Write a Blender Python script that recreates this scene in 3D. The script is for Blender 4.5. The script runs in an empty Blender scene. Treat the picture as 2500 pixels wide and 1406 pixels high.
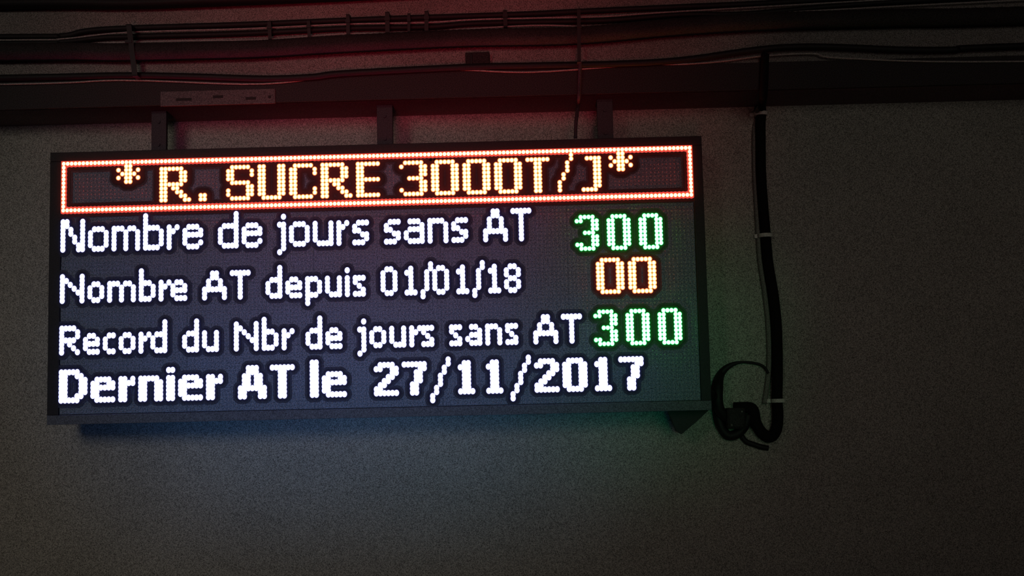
import bpy, bmesh, math, random
from mathutils import Vector, Matrix
random.seed(4)
S = bpy.context.scene
C = S.collection
Z0 = 2.2                                  # height of the middle of the sign above the floor
# ------------------------------------------------------------------ camera
R = [[0.9996059024531787, 0.016626157770410675, -0.02261881205014152],
     [-0.0240836859909424, 0.09394929715904148, -0.9952856402221484],
     [-0.014422754586274397, 0.9954381449598542, 0.09431269113448394]]      # rows: right, down, forward
EYE = Vector((0.38275182, -3.06748460, -0.32014805 + Z0))
cam_d = bpy.data.cameras.new('camera'); cam = bpy.data.objects.new('camera', cam_d); C.objects.link(cam)
cam_d.sensor_width = 36.0; cam_d.lens = 36.0 * 3000.0 / 2500.0; cam_d.clip_start = 0.05
M = Matrix(((R[0][0], -R[1][0], -R[2][0], EYE.x), (R[0][1], -R[1][1], -R[2][1], EYE.y),
            (R[0][2], -R[1][2], -R[2][2], EYE.z), (0, 0, 0, 1)))
cam.matrix_world = M
S.camera = cam
S.view_settings.view_transform = 'Standard'; S.view_settings.look = 'None'
S.view_settings.exposure = 0.0; S.view_settings.gamma = 1.0; S.view_settings.use_curve_mapping = False

def at(x, y, Y):
    """pixel of the 2500 x 1406 photograph -> the point of the vertical plane Y"""
    v = ((x - 1250) / 3000.0, (y - 703) / 3000.0, 1.0)
    d = Vector([sum(R[k][i] * v[k] for k in range(3)) for i in range(3)])
    return EYE + d * ((Y - EYE.y) / d.y)

# ------------------------------------------------------------------ light
W = bpy.data.worlds.new('dark_hall'); S.world = W; W.use_nodes = True
W.node_tree.nodes['Background'].inputs[0].default_value = (0.9, 0.85, 0.8, 1)
W.node_tree.nodes['Background'].inputs[1].default_value = 0.0022

def spot(name, loc, aim, watts, col, deg, blend=1.0, size=0.15):
    l = bpy.data.lights.new(name, 'SPOT'); o = bpy.data.objects.new(name, l); C.objects.link(o)
    l.energy = watts; l.color = col; l.spot_size = math.radians(deg); l.spot_blend = blend; l.shadow_soft_size = size
    o.location = loc; o.rotation_euler = (Vector(aim) - Vector(loc)).to_track_quat('-Z', 'Y').to_euler()
    return o

def hall(x, y, z): return (x, y, z + Z0)
spot('hall_lamp', hall(-1.3, -4.3, .8), at(470, 850, .18), 86, (1.0, .93, .80), 36, size=.55)
spot('hall_lamp', hall(1.6, -4.6, .3), at(1950, 560, .18), 38, (1.0, .92, .80), 42, size=.9)
spot('red_glow_fill', hall(0.0, -3.5, -1.1), at(1000, 200, .0), 170, (1.0, .02, .07), 16.5, size=.6)  # added red fills that supply the headline's glow on beam and wall
spot('red_glow_fill', hall(0.3, -3.6, .3), at(960, 230, .1), 150, (1.0, .05, .09), 16, size=.7)
spot('blue_glow_fill', hall(-0.5, -3.6, -.9), at(480, 955, .0), 84, (.12, .38, 1.0), 11.5, size=.3)  # added blue fills for the glow on the board and wall below
spot('blue_glow_fill', hall(-0.1, -3.6, -.9), at(850, 955, .0), 110, (.09, .42, 1.0), 12, size=.3)
spot('blue_glow_fill', hall(0.3, -3.6, -.9), at(1220, 940, .0), 88, (.05, .52, 1.0), 11, size=.3)
spot('blue_glow_fill', hall(0.0, -3.6, -.2), at(500, 700, .0), 42, (.20, .38, 1.0), 15, size=.5)
spot('blue_glow_fill', hall(0.3, -3.6, -.2), at(1100, 680, .0), 42, (.14, .50, .9), 13, size=.5)
spot('green_glow_fill', hall(.7, -3.4, -.2), at(1610, 830, .0), 70, (.0, 1.0, .34), 8.5, size=.3)  # added green fill for the glow around the green digits

# ------------------------------------------------------------------ materials
def mat(name, col, rough=.8, grain=0.0, gscale=480.0, spec=.3, metal=0.0, bump=0.0, blotch=0.0):
    m = bpy.data.materials.new(name); m.use_nodes = True; nt = m.node_tree; b = nt.nodes['Principled BSDF']
    b.inputs['Roughness'].default_value = rough; b.inputs['Specular IOR Level'].default_value = spec
    b.inputs['Metallic'].default_value = metal; b.inputs['Base Color'].default_value = (*col, 1)
    if grain or bump or blotch:
        tc = nt.nodes.new('ShaderNodeTexCoord')
        n = nt.nodes.new('ShaderNodeTexNoise'); n.inputs['Scale'].default_value = gscale
        n.inputs['Detail'].default_value = 3.0; n.inputs['Roughness'].default_value = .7
        nt.links.new(tc.outputs['Object'], n.inputs['Vector'])
        r = nt.nodes.new('ShaderNodeMapRange')
        r.inputs['From Min'].default_value = .36; r.inputs['From Max'].default_value = .64
        r.inputs['To Min'].default_value = max(0.0, 1 - grain); r.inputs['To Max'].default_value = 1 + grain
        nt.links.new(n.outputs['Fac'], r.inputs['Value'])
        val = r.outputs['Result']
        if blotch:
            n2 = nt.nodes.new('ShaderNodeTexNoise'); n2.inputs['Scale'].default_value = 5.0; n2.inputs['Detail'].default_value = 4
            nt.links.new(tc.outputs['Object'], n2.inputs['Vector'])
            r2 = nt.nodes.new('ShaderNodeMapRange'); r2.inputs['From Min'].default_value = .3; r2.inputs['From Max'].default_value = .7
            r2.inputs['To Min'].default_value = 1 - blotch; r2.inputs['To Max'].default_value = 1 + blotch
            nt.links.new(n2.outputs['Fac'], r2.inputs['Value'])
            mu = nt.nodes.new('ShaderNodeMath'); mu.operation = 'MULTIPLY'
            nt.links.new(val, mu.inputs[0]); nt.links.new(r2.outputs['Result'], mu.inputs[1]); val = mu.outputs[0]
        vm = nt.nodes.new('ShaderNodeVectorMath'); vm.operation = 'SCALE'; vm.inputs[0].default_value = col
        nt.links.new(val, vm.inputs['Scale']); nt.links.new(vm.outputs[0], b.inputs['Base Color'])
        if bump:
            bp = nt.nodes.new('ShaderNodeBump'); bp.inputs['Strength'].default_value = bump; bp.inputs['Distance'].default_value = .004
            nt.links.new(n.outputs['Fac'], bp.inputs['Height']); nt.links.new(bp.outputs[0], b.inputs['Normal'])
    return m

def glow(name, col, k, sampled=True):
    m = bpy.data.materials.new(name); m.use_nodes = True; nt = m.node_tree
    for n in list(nt.nodes): nt.nodes.remove(n)
    e = nt.nodes.new('ShaderNodeEmission'); o = nt.nodes.new('ShaderNodeOutputMaterial')
    e.inputs[0].default_value = (*col, 1); e.inputs[1].default_value = k
    nt.links.new(e.outputs[0], o.inputs[0])
    if not sampled: m.cycles.emission_sampling = 'NONE'
    return m

m_wall = mat('rough_plaster', (.36, .34, .30), .95, grain=.75, bump=.3, blotch=.06)
m_conc = mat('beam_concrete', (.24, .215, .20), .95, grain=.75, bump=.3, blotch=.15)
m_steel = mat('dark_painted_steel', (.040, .033, .033), .8, grain=.8)
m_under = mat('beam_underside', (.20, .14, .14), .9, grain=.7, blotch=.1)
m_floor = mat('floor_concrete', (.12, .11, .10), .8, grain=.3, blotch=.2)
m_black = mat('black_cable_rubber', (.012, .011, .011), .6, grain=.5)
m_conduit = mat('black_conduit_plastic', (.010, .009, .009), .9, grain=.5, spec=.08)
m_duct = mat('dark_duct', (.028, .025, .024), .8, grain=.8, blotch=.35)
m_greyc = mat('grey_strip', (.20, .19, .17), .8, grain=.7)
m_pale = mat('pale_gap_line', (.40, .36, .34), .7, grain=.6)  # pale strands put in where lit beam shows between the cables
m_tie = mat('dark_cable_tie', (.03, .027, .027), .6)
m_clamp = mat('pale_clamp', (.62, .60, .55), .6, grain=.4)
m_strap = mat('dark_strap_steel', (.05, .044, .05), .7, grain=.6)
m_plate = mat('dull_plate', (.13, .11, .11), .8, grain=.6)
m_slot = mat('slot_black', (.03, .025, .025), .8)
m_cab = mat('cabinet_black', (.012, .010, .012), .6, grain=.5)
m_trimg = mat('cabinet_grey_trim', (.11, .115, .13), .7, grain=.6)
m_face = mat('led_module_face', (.155, .19, .24), .8, grain=.75, gscale=380)
m_unlit = mat('unlit_led_lens', (.24, .24, .26), .5, grain=.3)
m_dark_halo = mat('dark_halo_black', (.022, .021, .024), .8)  # black discs put in as the dark halo around lit dots
m_dark_halo_edge = mat('dark_halo_edge', (.055, .060, .072), .85, grain=.6)  # less dark outer step of the same painted halo

KINDS = {   # core material, bridge and halo materials (bloom drawn as flat glowing discs), core rx rz, bridge r, halo rx rz
    'red':   (glow('red_led_core', (1.0, .055, .026), 42.0), glow('red_bloom_bridge', (1.0, .60, .12), 1.15, False), glow('red_bloom_halo', (.86, .075, .055), 1.0, False), .0041, .0046, .0060, .0065, .0070),
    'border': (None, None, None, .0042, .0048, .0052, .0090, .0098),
    'green': (glow('green_led_core', (.035, 1.0, .06), 30.0), glow('green_bloom_bridge', (.22, .95, .50), 1.0, False), glow('green_bloom_halo', (.010, .56, .085), 1.0, False), .0046, .0052, .0056, .0060, .0067),
    'white': (glow('white_led_core', (.16, .22, 1.0), 11.0), glow('white_bloom_bridge', (.9, .88, 1.0), 1.0, False), glow('white_bloom_halo', (.50, .42, .62), .85, False), .0061, .0073, .0060, .0069, .0082),
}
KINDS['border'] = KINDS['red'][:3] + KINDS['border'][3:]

# ------------------------------------------------------------------ helpers
def link(name, bm, m, parent=None, smooth=False, **props):
    me = bpy.data.meshes.new(name); bm.normal_update(); bm.to_mesh(me); bm.free()
    for x in (m if isinstance(m, (list, tuple)) else [m]): me.materials.append(x)
    if smooth:
        for p in me.polygons: p.use_smooth = True
    o = bpy.data.objects.new(name, me); C.objects.link(o)
    if parent: o.parent = parent
    for k, v in props.items(): o[k] = v
    return o

def box(bm, x0, x1, y0, y1, z0, z1, bevel=0.0, mi=0):
    v = [bm.verts.new((x, y, z)) for x in (x0, x1) for y in (y0, y1) for z in (z0, z1)]
    fs = [bm.faces.new([v[i] for i in f]) for f in ((0, 1, 3, 2), (4, 6, 7, 5), (0, 4, 5, 1), (2, 3, 7, 6), (0, 2, 6, 4), (1, 5, 7, 3))]
    for f in fs: f.material_index = mi
    if bevel:
        es = list({e for f in fs for e in f.edges})
        bmesh.ops.bevel(bm, geom=es, offset=bevel, segments=2, affect='EDGES', profile=.5)

def smooth_path(pts, n=6):
    out = []
    P = [pts[0]] + list(pts) + [pts[-1]]
    for i in range(1, len(P) - 2):
        a, b, c, d = P[i - 1], P[i], P[i + 1], P[i + 2]
        for k in range(n):
            t = k / n
            out.append(.5 * ((2 * b) + (c - a) * t + (2 * a - 5 * b + 4 * c - d) * t * t + (3 * b - a - 3 * c + d) * t ** 3))
    out.append(P[-2]); return out

def tube(bm, pts, r, seg=10, ribs=0.0):
    rings = []
    for i, p in enumerate(pts):
        t = (pts[min(i + 1, len(pts) - 1)] - pts[max(i - 1, 0)]).normalized()
        ref = Vector((0, 1, 0)) if abs(t.y) < .9 else Vector((1, 0, 0))
        u = t.cross(ref).normalized(); w = t.cross(u)
        rr = (r[i] if isinstance(r, list) else r) * (1 + (ribs if i % 2 else 0))
        rings.append([bm.verts.new(p + (u * math.cos(a) + w * math.sin(a)) * rr) for a in [2 * math.pi * k / seg for k in range(seg)]])
    for a, b in zip(rings, rings[1:]):
        for k in range(seg): bm.faces.new((a[k], a[(k + 1) % seg], b[(k + 1) % seg], b[k]))
    bm.faces.new(rings[0][::-1]); bm.faces.new(rings[-1])
    bmesh.ops.recalc_face_normals(bm, faces=bm.faces[:])

def pxpath(pts, Y): return [at(p[0], p[1], p[2] if len(p) > 2 else Y) for p in pts]

def cable(name, label, pts, Y, r, m, category='cable', n=6, **kw):
    bm = bmesh.new(); tube(bm, smooth_path(pxpath(pts, Y), n), r, **kw)
    return link(name, bm, m, None, True, label=label, category=category)

# ------------------------------------------------------------------ the setting
WY, BZ = .18, .460 + Z0           # wall plane, underside of the beam
bm = bmesh.new(); box(bm, -4, 5, WY, WY + .2, 0, BZ + 1.2); link('wall_back', bm, m_wall, None, kind='structure')
bm = bmesh.new(); box(bm, -4, 5, -7, WY + .2, -.15, 0); link('floor', bm, m_floor, None, kind='structure')
bm = bmesh.new(); box(bm, -4, 5, -7, WY + .2, BZ + 1.2, BZ + 1.35); link('ceiling', bm, m_conc, None, kind='structure')
beam = bpy.data.objects.new('ceiling_beam', None); beam.location = (0, .1, BZ); C.objects.link(beam)
beam['kind'] = 'structure'
def in_beam(o): o.parent = beam; o.matrix_parent_inverse = Matrix.Translation(-Vector((0, .1, BZ))); return o
flz = at(1200, 173, 0).z
bm = bmesh.new(); box(bm, -4, 5, .012, WY - .0005, flz - .01, BZ + 1.1995); in_beam(link('beam_web', bm, m_conc))
bm = bmesh.new(); box(bm, -4, 5, 0, .012, BZ, flz + .004, .0015); in_beam(link('steel_flange', bm, m_steel))
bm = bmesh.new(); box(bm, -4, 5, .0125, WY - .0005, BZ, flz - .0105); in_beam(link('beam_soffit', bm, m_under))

# ------------------------------------------------------------------ the sign
sign = bpy.data.objects.new('led_sign', None); sign.location = (0, 0, Z0); C.objects.link(sign)
sign['label'] = 'black cabinet LED display board with red, white and green dot-matrix French safety text'
sign['category'] = 'sign'
SX0, SX1, SZ = -.830, .826, .345
bm = bmesh.new(); box(bm, SX0, SX1, .004, .085, -SZ, SZ, .002); link('cabinet', bm, m_cab, sign)
bm = bmesh.new(); box(bm, SX0, SX1, -.003, .004, .3215, SZ, .001); link('frame_rail', bm, m_cab, sign)
bm = bmesh.new(); box(bm, SX0, SX1, -.003, .004, -SZ, -.3215, .001); link('frame_rail', bm, m_trimg, sign, label='grey lower frame rail')
bm = bmesh.new(); box(bm, SX0, -.8012, -.003, .004, -.3213, .3213, .001); link('frame_stile', bm, m_cab, sign)
bm = bmesh.new(); box(bm, .8012, SX1, -.003, .004, -.3213, .3213, .001); link('frame_stile', bm, m_cab, sign)

bm = bmesh.new(); box(bm, -.1597, .1597, .0003, .004, -.0797, .0797)
mod_me = None
face0 = link('led_module', bm, m_face, sign)
bmu = bmesh.new()
for c in range(32):
    for r in range(16):
        cx, cz = (c - 15.5) * .01, (7.5 - r) * .01
        base = [bmu.verts.new((cx + .0019 * math.cos(a), .0002, cz + .0023 * math.sin(a))) for a in [math.pi / 3 * k for k in range(6)]]
        top = bmu.verts.new((cx, -.0022, cz))
        for k in range(6): bmu.faces.new((base[(k + 1) % 6], base[k], top))
u0 = link('unlit_led', bmu, m_unlit, face0, True, kind='stuff')
first = True
for i in range(5):
    for j in range(4):
        if first: f, u, first = face0, u0, False
        else:
            f = face0.copy(); C.objects.link(f); u = u0.copy(); C.objects.link(u); u.parent = f; f.parent = sign
        f.location = ((i - 2) * .32, 0, (1.5 - j) * .16)

# dot-matrix fonts, one letter per block, as counted off the photograph
def F(txt):
    out = {}
    for blk in txt.strip().split('\n\n'):
        L = blk.split('\n'); key, up = L[0].split(); out[key] = (int(up), L[1:])
    return out
HEAD = F('''* 2
..XX..
..XX..
X.XX.X
.XXXX.
X.XX.X
..XX..

R 0
XXXXXX..
XX...XX.
XX...XX.
XX...XX.
XXXXXX..
XX.XX...
XX..XX..
XX...XX.
XX....XX

. -7
XX
XX

S 0
.XXXXX.
XX....X
XX....X
XX.....
.XXXXX.
.....XX
X....XX
X....XX
.XXXXX.

U 0
XX...XX
XX...XX
XX...XX
XX...XX
XX...XX
XX...XX
XX...XX
XX...XX
.XXXXX.

C 0
.XXXXX.
XX....X
XX....X
XX.....
XX.....
XX.....
XX....X
XX....X
.XXXXX.

E 0
XXXXXX
XX....
XX....
XX....
XXXXXX
XX....
XX....
XX....
XXXXXX

3 0
.XXXXX.
X....XX
.....XX
.....XX
..XXXX.
.....XX
.....XX
X....XX
.XXXXX.

0 0
.XXXXX.
XX...XX
XX...XX
XX...XX
XX...XX
XX...XX
XX...XX
XX...XX
.XXXXX.

T 0
XXXXXX
..XX..
..XX..
..XX..
..XX..
..XX..
..XX..
..XX..
..XX..

/ 1
...X
...X
..X.
..X.
..X.
.X..
.X..
X...
X...
X...

J 0
.XXXX
...XX
...XX
...XX
...XX
...XX
...XX
...XX
XXXX.''')
GREEN = F('''3 0
.XXXX.
XX..XX
....XX
....XX
..XXX.
....XX
....XX
XX..XX
.XXXX.

0 0
.XXXX.
XX..XX
XX..XX
XX..XX
XX..XX
XX..XX
XX..XX
XX..XX
.XXXX.''')
BIG = F('''N 0
XX...X
XX...X
X.X..X
X.X..X
X..X.X
X..X.X
X...XX
X...XX

o -2
.XXX.
X...X
X...X
X...X
X...X
.XXX.

m -2
XXX.XX.
X..X..X
X..X..X
X..X..X
X..X..X
X..X..X

b 1
X....
X....
X....
XXXX.
X...X
X...X
X...X
X...X
XXXX.

r -2
X.X
XX.
X..
X..
X..
X..

e -2
.XXX.
X...X
XXXXX
X....
X...X
.XXX.

d 1
....X
....X
....X
.XXXX
X...X
X...X
X...X
X...X
.XXXX

j 0
.X
..
XX
.X
.X
.X
.X
.X
.X
X.

u -2
X...X
X...X
X...X
X...X
X...X
.XXXX

s -2
.XXX
X...
XX..
..XX
...X
XXX.

a -2
.XXX.
....X
.XXXX
X...X
X...X
.XXXX

n -2
XXXX.
X...X
X...X
X...X
X...X
X...X

A 0
..XX..
..XX..
.X..X.
.X..X.
.X..X.
XXXXXX
X....X
X....X

T 0
XXXXX
..X..
..X..
..X..
..X..
..X..
..X..
..X..''')
SMALL = F('''N 0
X....X
XX...X
X.X..X
X..X.X
X...XX
X....X
X....X

o -2
.XX.
X..X
X..X
X..X
.XX.

m -2
XXX.XX.
X..X..X
X..X..X
X..X..X
X..X..X

b 1
X...
X...
X...
XXX.
X..X
X..X
X..X
XXX.

r -2
X.X
XX.
X..
X..
X..

e -2
.XX.
X..X
XXXX
X...
.XXX

d 1
...X
...X
...X
.XXX
X..X
X..X
X..X
.XXX

p -2
XXX.
X..X
X..X
X..X
XXX.
X...
X...

u -2
X..X
X..X
X..X
X..X
.XXX

i 0
X
.
X
X
X
X
X

s -2
XXX
X..
.X.
..X
XXX

c -2
.XX
X..
X..
X..
.XX

R 0
XXXX.
X...X
X...X
XXXX.
X.X..
X..X.
X...X

j 0
.X
..
XX
.X
.X
.X
.X
.X
X.

a -2
.XX.
...X
.XXX
X..X
.XXX

n -2
XXX.
X..X
X..X
X..X
X..X

A 0
..XX..
..XX..
.X..X.
.X..X.
XXXXXX
X....X
X....X

T 0
XXXXX
..X..
..X..
..X..
..X..
..X..
..X..

0 0
.XX.
X..X
X..X
X..X
X..X
X..X
.XX.

1 0
.X.
XX.
.X.
.X.
.X.
.X.
XXX

/ 1
..X
..X
.X.
.X.
.X.
.X.
.X.
X..
X..

8 0
.XX.
X..X
X..X
.XX.
X..X
X..X
.XX.''')
BOLD = F('''D 0
XXXXX..
XX..XX.
XX...XX
XX...XX
XX...XX
XX...XX
XX..XX.
XXXXX..

e -2
.XXXX.
XX..XX
XXXXXX
XX....
XX....
.XXXXX

r -2
XX.X
XXXX
XX..
XX..
XX..
XX..

n -2
XXXXX.
XX..XX
XX..XX
XX..XX
XX..XX
XX..XX

i 0
XX
..
XX
XX
XX
XX
XX
XX

A 0
..XXX..
..XXX..
.XX.XX.
.XX.XX.
.XX.XX.
XXXXXXX
XX...XX
XX...XX

T 0
XXXXXX
..XX..
..XX..
..XX..
..XX..
..XX..
..XX..
..XX..

l 1
XX
XX
XX
XX
XX
XX
XX
XX
XX

2 0
.XXXX.
XX..XX
....XX
...XX.
..XX..
.XX...
XX....
XXXXXX

7 0
XXXXXX
....XX
...XX.
...XX.
...XX.
..XX..
..XX..
..XX..

/ 1
....X
....X
...X.
...X.
..X..
..X..
..X..
.X...
.X...
X....
X....

1 0
.XX.
XXX.
.XX.
.XX.
.XX.
.XX.
.XX.
XXXX

0 0
.XXXX.
XX..XX
XX..XX
XX..XX
XX..XX
XX..XX
XX..XX
.XXXX.''')
TEXT = [   # font, colour, row of the capitals' top, [(character, first column)]
    (HEAD, 'red', 2, [('*', 14), ('R', 25), ('.', 35), ('S', 42), ('U', 50), ('C', 58), ('R', 66), ('E', 75), ('3', 86), ('0', 94), ('0', 102), ('0', 110), ('T', 118), ('/', 126), ('J', 132), ('*', 139)]),
    (GREEN, 'green', 17, [('3', 130), ('0', 138), ('0', 146)]),
    (HEAD, 'red', 28, [('0', 135), ('0', 143)]),
    (GREEN, 'green', 41, [('3', 134), ('0', 142), ('0', 150)]),
    (BIG, 'white', 15, list(zip('Nombredejourssans' + 'AT', (0, 7, 13, 21, 27, 31, 40, 46, 55, 58, 64, 70, 74, 82, 87, 93, 99, 107, 114)))),
    (SMALL, 'white', 29, list(zip('NombreATdepuis01/01/18', (0, 7, 12, 20, 25, 28, 36, 43, 52, 57, 62, 67, 72, 74, 81, 87, 91, 94, 100, 104, 108, 112)))),
    (SMALL, 'white', 42, list(zip('RecordduNbrdejourssansAT', (0, 6, 11, 15, 20, 23, 31, 36, 44, 51, 56, 62, 67, 75, 78, 83, 88, 91, 98, 102, 107, 112, 119, 126)))),
    (BOLD, 'white', 53, list(zip('DernierATle27/11/2017', (0, 8, 15, 20, 27, 30, 37, 45, 53, 63, 66, 79, 86, 93, 100, 107, 113, 119, 126, 134, 140)))),
]
def disc(bm, x, y, z, rx, rz, mi, n=12):
    v = [bm.verts.new((x + rx * math.cos(a), y, z + rz * math.sin(a))) for a in [-2 * math.pi * k / n for k in range(n)]]
    f = bm.faces.new(v[::-1]); f.material_index = mi
    if f.normal.y > 0: f.normal_flip()

def lens(bm, x, y, z, rx, rz, h, mi, n=12):
    rings = []
    for s, d in ((1.0, 0.0), (.80, .62)):
        rings.append([bm.verts.new((x + rx * s * math.cos(a), y - h * d, z + rz * s * math.sin(a))) for a in [2 * math.pi * k / n for k in range(n)]])
    top = bm.verts.new((x, y - h, z))
    for k in range(n):
        bm.faces.new((rings[0][k], rings[0][(k + 1) % n], rings[1][(k + 1) % n], rings[1][k])).material_index = mi
        bm.faces.new((rings[1][k], rings[1][(k + 1) % n], top)).material_index = mi

step = 0
def lit(name, colour, dots, ring=(.0145, .0200)):
    """one character: the lit LED domes; its child: dark discs painted in as the halo round the text"""
    global step
    core, bridge, halo, rx, rz, rb, hx, hz = KINDS[colour]
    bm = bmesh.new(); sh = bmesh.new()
    for c, r in dots:
        x, z = (c - 79.5) * .01, (31.5 - r) * .01; step += 1
        e = (step % 97) * 1.2e-6
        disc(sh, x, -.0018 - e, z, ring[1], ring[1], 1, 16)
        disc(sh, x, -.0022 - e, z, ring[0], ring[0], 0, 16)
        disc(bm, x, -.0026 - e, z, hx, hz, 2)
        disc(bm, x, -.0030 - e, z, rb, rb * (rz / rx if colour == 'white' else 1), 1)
        lens(bm, x, -.0031, z, rx, rz, .0032, 0)
    o = link(name, bm, [core, bridge, halo], sign)
    link('dark_halo', sh, [m_dark_halo, m_dark_halo_edge], o)
    return o

def kind_of(ch): return 'letter' if ch.isalpha() else 'digit' if ch.isdigit() else {'*': 'asterisk', '.': 'full_stop', '/': 'slash'}[ch]
for c0, cc in ((0, 0), (159, 159)):
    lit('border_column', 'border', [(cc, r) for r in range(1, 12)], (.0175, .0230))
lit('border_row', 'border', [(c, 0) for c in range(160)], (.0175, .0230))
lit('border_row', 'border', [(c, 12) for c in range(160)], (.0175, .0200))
for font, colour, top, chars in TEXT:
    for ch, c0 in chars:
        up, rows = font[ch]
        dots = [(c0 + i, top - up + j) for j, row in enumerate(rows) for i, q in enumerate(row) if q == 'X']
        if font is HEAD and top == 2: dots = [d for d in dots if d[1] > 0]
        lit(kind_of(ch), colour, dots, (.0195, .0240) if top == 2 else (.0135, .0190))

# straps between the cabinet and the soffit
for px in (402, 945, 1476):
    a, b = at(px - 19, 340, .1), at(px + 19, 340, .1)
    if px == 402: a, b = at(383, 340, .1), at(419, 340, .1)
    zt = BZ - Z0 - .0005
    bm = bmesh.new(); box(bm, a.x, b.x, .052, .066, .3455, zt, .001)
    box(bm, a.x, b.x, .05, .115, zt - .006, zt, .001)
    st = link('mounting_strap', bm, m_strap, sign)
    bb = bmesh.new()
    for dz in (.37, .43): 
        bmesh.ops.create_cone(bb, cap_ends=True, segments=6, radius1=.005, radius2=.0045, depth=.004,
            matrix=Matrix.Translation(((a.x + b.x) / 2, .050, dz)) @ Matrix.Rotation(math.pi / 2, 4, 'X'))
    link('bolt_head', bb, m_strap, st)

# ------------------------------------------------------------------ cables along the beam face
XL, XR = -1250, 3900
cable('power_cable', 'thick black cable along the very top of the beam, highest of the run',
      [(XL, 30), (0, 8), (300, 8), (500, 2), (840, -12), (1200, -30), (1700, -50), (2500, -70), (XR, -100)], -.006, .017, m_black)
cable('power_cable', 'black cable forming the upper edge of the tied bundle',
      [(XL, 100), (0, 90), (150, 88), (210, 76), (310, 69), (600, 60), (840, 50), (1000, 44), (1130, 40), (1300, 34), (1420, 28), (1660, 17), (1900, 6), (2500, -30), (XR, -110)], .004, .0078, m_black)
cable('power_cable', 'black cable running just under the uppermost bundle cable',
      [(XL, 118), (0, 106), (150, 102), (240, 93), (310, 90), (600, 82), (840, 70), (1040, 66), (1150, 58), (1300, 54), (1480, 50), (1660, 36), (1820, 34), (2100, 10), (2500, -12), (XR, -90)], .004, .0074, m_black)
cable('cable_duct', 'wide dark grey flexible duct below the tied cable bundle',
      [(XL, 150), (0, 128), (300, 128), (500, 124), (640, 120), (840, 108), (1130, 94), (1400, 88), (1660, 66), (1900, 52), (2200, 44), (2500, 38), (XR, -10)], -.012, .0235, m_duct, 'duct', 40, ribs=.05)
cable('power_cable', 'thick black wavy cable under the pale strip of bare beam',
      [(XL, 210), (0, 190), (300, 184), (480, 187), (640, 192), (760, 188), (840, 179), (1130, 164), (1300, 160), (1500, 156), (1660, 147), (1850, 121), (1950, 114), (2050, 115), (2200, 121), (2330, 121), (2500, 112), (XR, 70)], -.0092, .0085, m_black)
cable('lit_gap_line', 'thin pale line standing in for the lit gap just below the thick wavy black cable',
      [(XL, 222), (0, 206), (300, 196), (640, 205), (860, 178), (1000, 174), (1110, 170), (1300, 176), (1560, 158), (1660, 157), (1760, 150), (1860, 137), (1985, 131), (2060, 142), (2500, 150), (XR, 120)], -.0048, .0022, m_pale)
cable('lit_gap_line', 'thin pale line standing in for the lit gap between the two bundle cables',
      [(XL, 108), (0, 98), (150, 95), (310, 79), (600, 70), (840, 59), (1040, 55), (1150, 48), (1300, 44), (1480, 40), (1660, 28), (2500, -20), (XR, -100)], -.0035, .0019, m_pale)
cable('lit_gap_line', 'thin pale line standing in for the lit gap above the wide grey duct',
      [(XL, 128), (0, 116), (240, 106), (320, 103), (500, 99), (640, 97), (840, 83), (1000, 80), (1300, 62), (1480, 68), (1560, 66), (1700, 44), (2500, 0), (XR, -60)], -.0045, .0019, m_pale)

def tie(label, x0, y0, x1, y1, w=10, d=-.0165):
    bm = bmesh.new(); a, b = at(x0, y0, d), at(x1, y1, d); h = w * .0005
    pts = []
    for p, s in ((a, 0), (b, 0)): pts.append(p)
    for q0, q1, t0, t1 in (((a.x, a.z), (b.x, b.z), d, d + .0022),):
        v = [bm.verts.new((x + sx, y, z)) for (x, z) in ((a.x, a.z), (b.x, b.z)) for sx in (-h, h) for y in (d, d + .0022)]
        for f in ((0, 1, 3, 2), (4, 6, 7, 5), (0, 4, 5, 1), (2, 3, 7, 6), (0, 2, 6, 4), (1, 5, 7, 3)): bm.faces.new([v[i] for i in f])
    box(bm, a.x - h, a.x + h, d, .012, a.z - .001, a.z + .0015)
    box(bm, b.x - h, b.x + h, d, .012, b.z - .0015, b.z + .001)
    box(bm, a.x - h * 1.3, a.x + h * 1.3, d - .003, d + .002, (a.z * 2 + b.z) / 3 - .004, (a.z * 2 + b.z) / 3 + .004)
    bmesh.ops.recalc_face_normals(bm, faces=bm.faces[:])
    link('cable_tie', bm, m_tie, None, label=label, category='cable tie', group='dark ties round the cable bundle on the beam')
tie('long dark strap tie reaching down over duct and wavy cable', 314, 60, 329, 184, 13, -.040)
tie('short dark tie on the bundle, above the slotted plate', 657, 52, 659, 96, 9)
tie('short dark tie on the bundle, second from the slotted plate', 753, 50, 755, 92, 8)
tie('dark tie on the bundle over the middle mounting strap, nearer the plate', 849, 36, 850, 84, 9)
tie('dark tie on the bundle straight above the middle mounting strap', 945, 30, 946, 80, 11)
tie('thin dark tie between the two wide ones above the middle strap', 998, 34, 998, 78, 7)
tie('dark tie of the close pair on the bundle, just past the middle strap', 1041, 28, 1041, 76, 10)
tie('dark tie on the bundle above the letter T of the headline', 1233, 26, 1234, 64, 10)
tie('dark long tie on the bundle above the last mounting strap', 1413, 22, 1414, 150, 9, -.040)

# small clip holding the wavy cable
bm = bmesh.new(); a, b = at(1136, 128, -.01), at(1196, 168, -.01)
box(bm, a.x, b.x, -.012, .0115, b.z, a.z, .003)
cl = link('cable_coupler', bm, m_duct, None, label='small dark box coupling on the pale strip of beam', category='coupler')
bm = bmesh.new(); box(bm, a.x + .012, a.x + .018, -.0145, -.0118, b.z + .004, a.z - .004, .001); link('clip', bm, m_black, cl)

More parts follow.
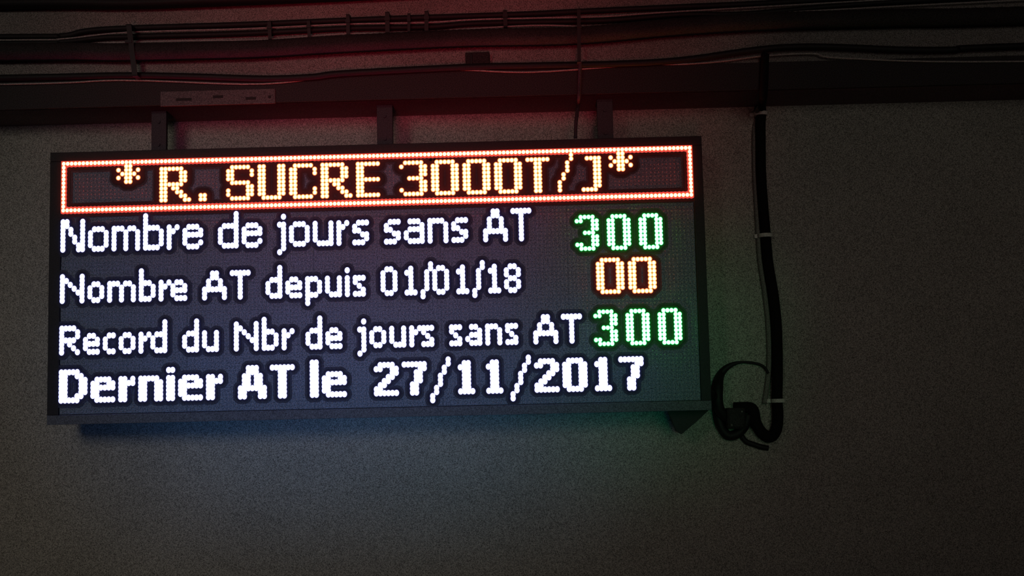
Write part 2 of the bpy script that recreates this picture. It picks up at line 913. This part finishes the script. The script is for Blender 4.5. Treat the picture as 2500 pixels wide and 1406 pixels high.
# slotted plate on the flange
a, b = at(392, 224, -.004), at(672, 262, -.004); zb = at(392, 258, -.004).z
bm = bmesh.new(); box(bm, a.x, b.x, -.005, -.0002, zb - .002, at(392, 224, -.004).z, .001)
pl = link('slotted_plate', bm, m_plate, None, label='dull metal plate with dark slots on the lower beam edge', category='plate')
for x0, x1, y in ((430, 468, 243), (520, 545, 236), (600, 625, 240), (655, 662, 236)):
    bm = bmesh.new(); p, q = at(x0, y, -.005), at(x1, y, -.005); box(bm, p.x, q.x, -.006, -.0048, p.z - .004, p.z + .003)
    link('slot', bm, m_slot, pl)

# thin cord down beside the last strap
cable('signal_cord', 'thin dark cord dropping from the beam to the cabinet beside the last strap',
      [(1417, 150, -.024), (1415, 200, -.012), (1413, 240, -.008), (1411, 262, .02), (1406, 300, .045), (1405, 338, .06)], 0, .0045, m_strap, 'cord')

# ------------------------------------------------------------------ conduit on the wall
CY = WY - .018
cond = bpy.data.objects.new('flexible_conduit', None); cond.location = at(1868, 575, CY); C.objects.link(cond)
cond['label'] = 'black flexible conduit hanging down the wall beside the board, looped at its foot'; cond['category'] = 'conduit'
def under(o, root): o.parent = root; o.matrix_parent_inverse = Matrix.Translation(-Vector(root.location)); return o
def part(name, pts, Y, r, m, root, n=6, **kw):
    bm = bmesh.new(); tube(bm, smooth_path(pxpath(pts, Y), n), r, **kw); return under(link(name, bm, m, None, True), root)
part('conduit_drop', [(1868, 132, -.010), (1866, 190, -.012), (1864, 226, -.012), (1862, 244, .0), (1860, 256, .05), (1859, 262, .11)], CY, .0105, m_conduit, cond)
part('conduit_pipe', [(1858, 257), (1858, 268), (1858, 282), (1857, 300), (1857, 330), (1858, 420), (1863, 500), (1869, 570), (1875, 640), (1888, 720), (1896, 800), (1898, 900), (1897, 975), (1899, 1010), (1896, 1046), (1882, 1066), (1862, 1058), (1846, 1034), (1840, 1005), (1832, 996), (1812, 995), (1792, 996)],
     CY, [.0135 + .0015 * min(1, max(0, (i - 30) / 60)) for i in range(22 * 6 + 1)], m_conduit, cond, 6, seg=12)
for x, y, w in ((1857, 278, 20), (1869, 575, 20), (1900, 978, 19)):
    p = at(x, y, CY); bm = bmesh.new()
    tube(bm, [p + Vector((0, 0, -.0048)), p + Vector((0, 0, .0048))], .0185, seg=16)
    box(bm, p.x - .028, p.x - .015, CY + .006, WY - .0003, p.z - .005, p.z + .005)
    under(link('clamp', bm, m_clamp, None, False), cond)
cable('grey_strip', 'thin grey strip along the near side of the black conduit',
      [(1866, 245, .0), (1846, 278), (1842, 330), (1843, 420), (1847, 500), (1851, 570), (1856, 640), (1868, 720), (1876, 800), (1878, 880), (1873, 940), (1866, 985)], WY - .007, .0065, m_greyc)  # plain grey strip beside the conduit
cable('supply_cable', 'thin black cable arching from the conduit over to the junction box',
      [(1876, 912, CY + .004), (1866, 896), (1850, 888), (1820, 884), (1795, 887), (1775, 897), (1760, 914), (1754, 938, .145), (1752, 970, .135), (1757, 1000, .14), (1775, 1020, .15)], WY - .012, [.0034 + .0105 * min(1, max(0, (i - 20) / 24)) for i in range(10 * 6 + 1)], m_black)
cable('supply_cable', 'thick black cable looping under the junction box and up behind the cabinet',
      [(1712, 960, .06), (1735, 962, .10), (1748, 978), (1752, 1010), (1760, 1040), (1776, 1062), (1798, 1060), (1818, 1040), (1826, 1012)], WY - .015, .0125, m_black)
bm = bmesh.new(); a, b = at(1773, 996, .13), at(1820, 1046, .13)
box(bm, a.x, b.x, .118, WY - .0005, b.z, a.z, .006)
jb = link('junction_box', bm, m_duct, None, label='small dark junction box on the wall by the lower corner of the board', category='junction box')
bm = bmesh.new(); box(bm, a.x + .004, b.x - .004, .114, .1178, b.z + .004, a.z - .004, .002); link('cover', bm, m_duct, jb)
bm = bmesh.new()
for dx, dz in ((.010, .010), (-.010, -.010)):
    cx = (a.x if dx > 0 else b.x) + dx; cz = (b.z if dz > 0 else a.z) + dz
    bmesh.ops.create_cone(bm, cap_ends=True, segments=8, radius1=.0025, radius2=.002, depth=.002, matrix=Matrix.Translation((cx, .1135, cz)) @ Matrix.Rotation(math.pi / 2, 4, 'X'))
link('screw', bm, m_greyc, jb)
cable('tail_cable', 'short black cable end hanging below the junction box towards the loop',
      [(1806, 1050), (1812, 1066), (1822, 1078), (1838, 1084), (1856, 1090), (1876, 1094)], WY - .008, .007, m_black)
# black wedge standing in for the shadow under the cabinet's lower corner
bm = bmesh.new()
pts = [(1632, 1004), (1652, 1052), (1664, 1060), (1700, 1030), (1732, 1000)]
f = [bm.verts.new(at(x, y, .06)) for x, y in pts]; k = [bm.verts.new(at(x, y, .06) + Vector((0, .03, 0))) for x, y in pts]
bm.faces.new(f); bm.faces.new(k[::-1])
for i in range(5): bm.faces.new((f[i], k[i], k[(i + 1) % 5], f[(i + 1) % 5]))
bmesh.ops.recalc_face_normals(bm, faces=bm.faces[:])
under(link('shadow_wedge', bm, m_black, None), sign)
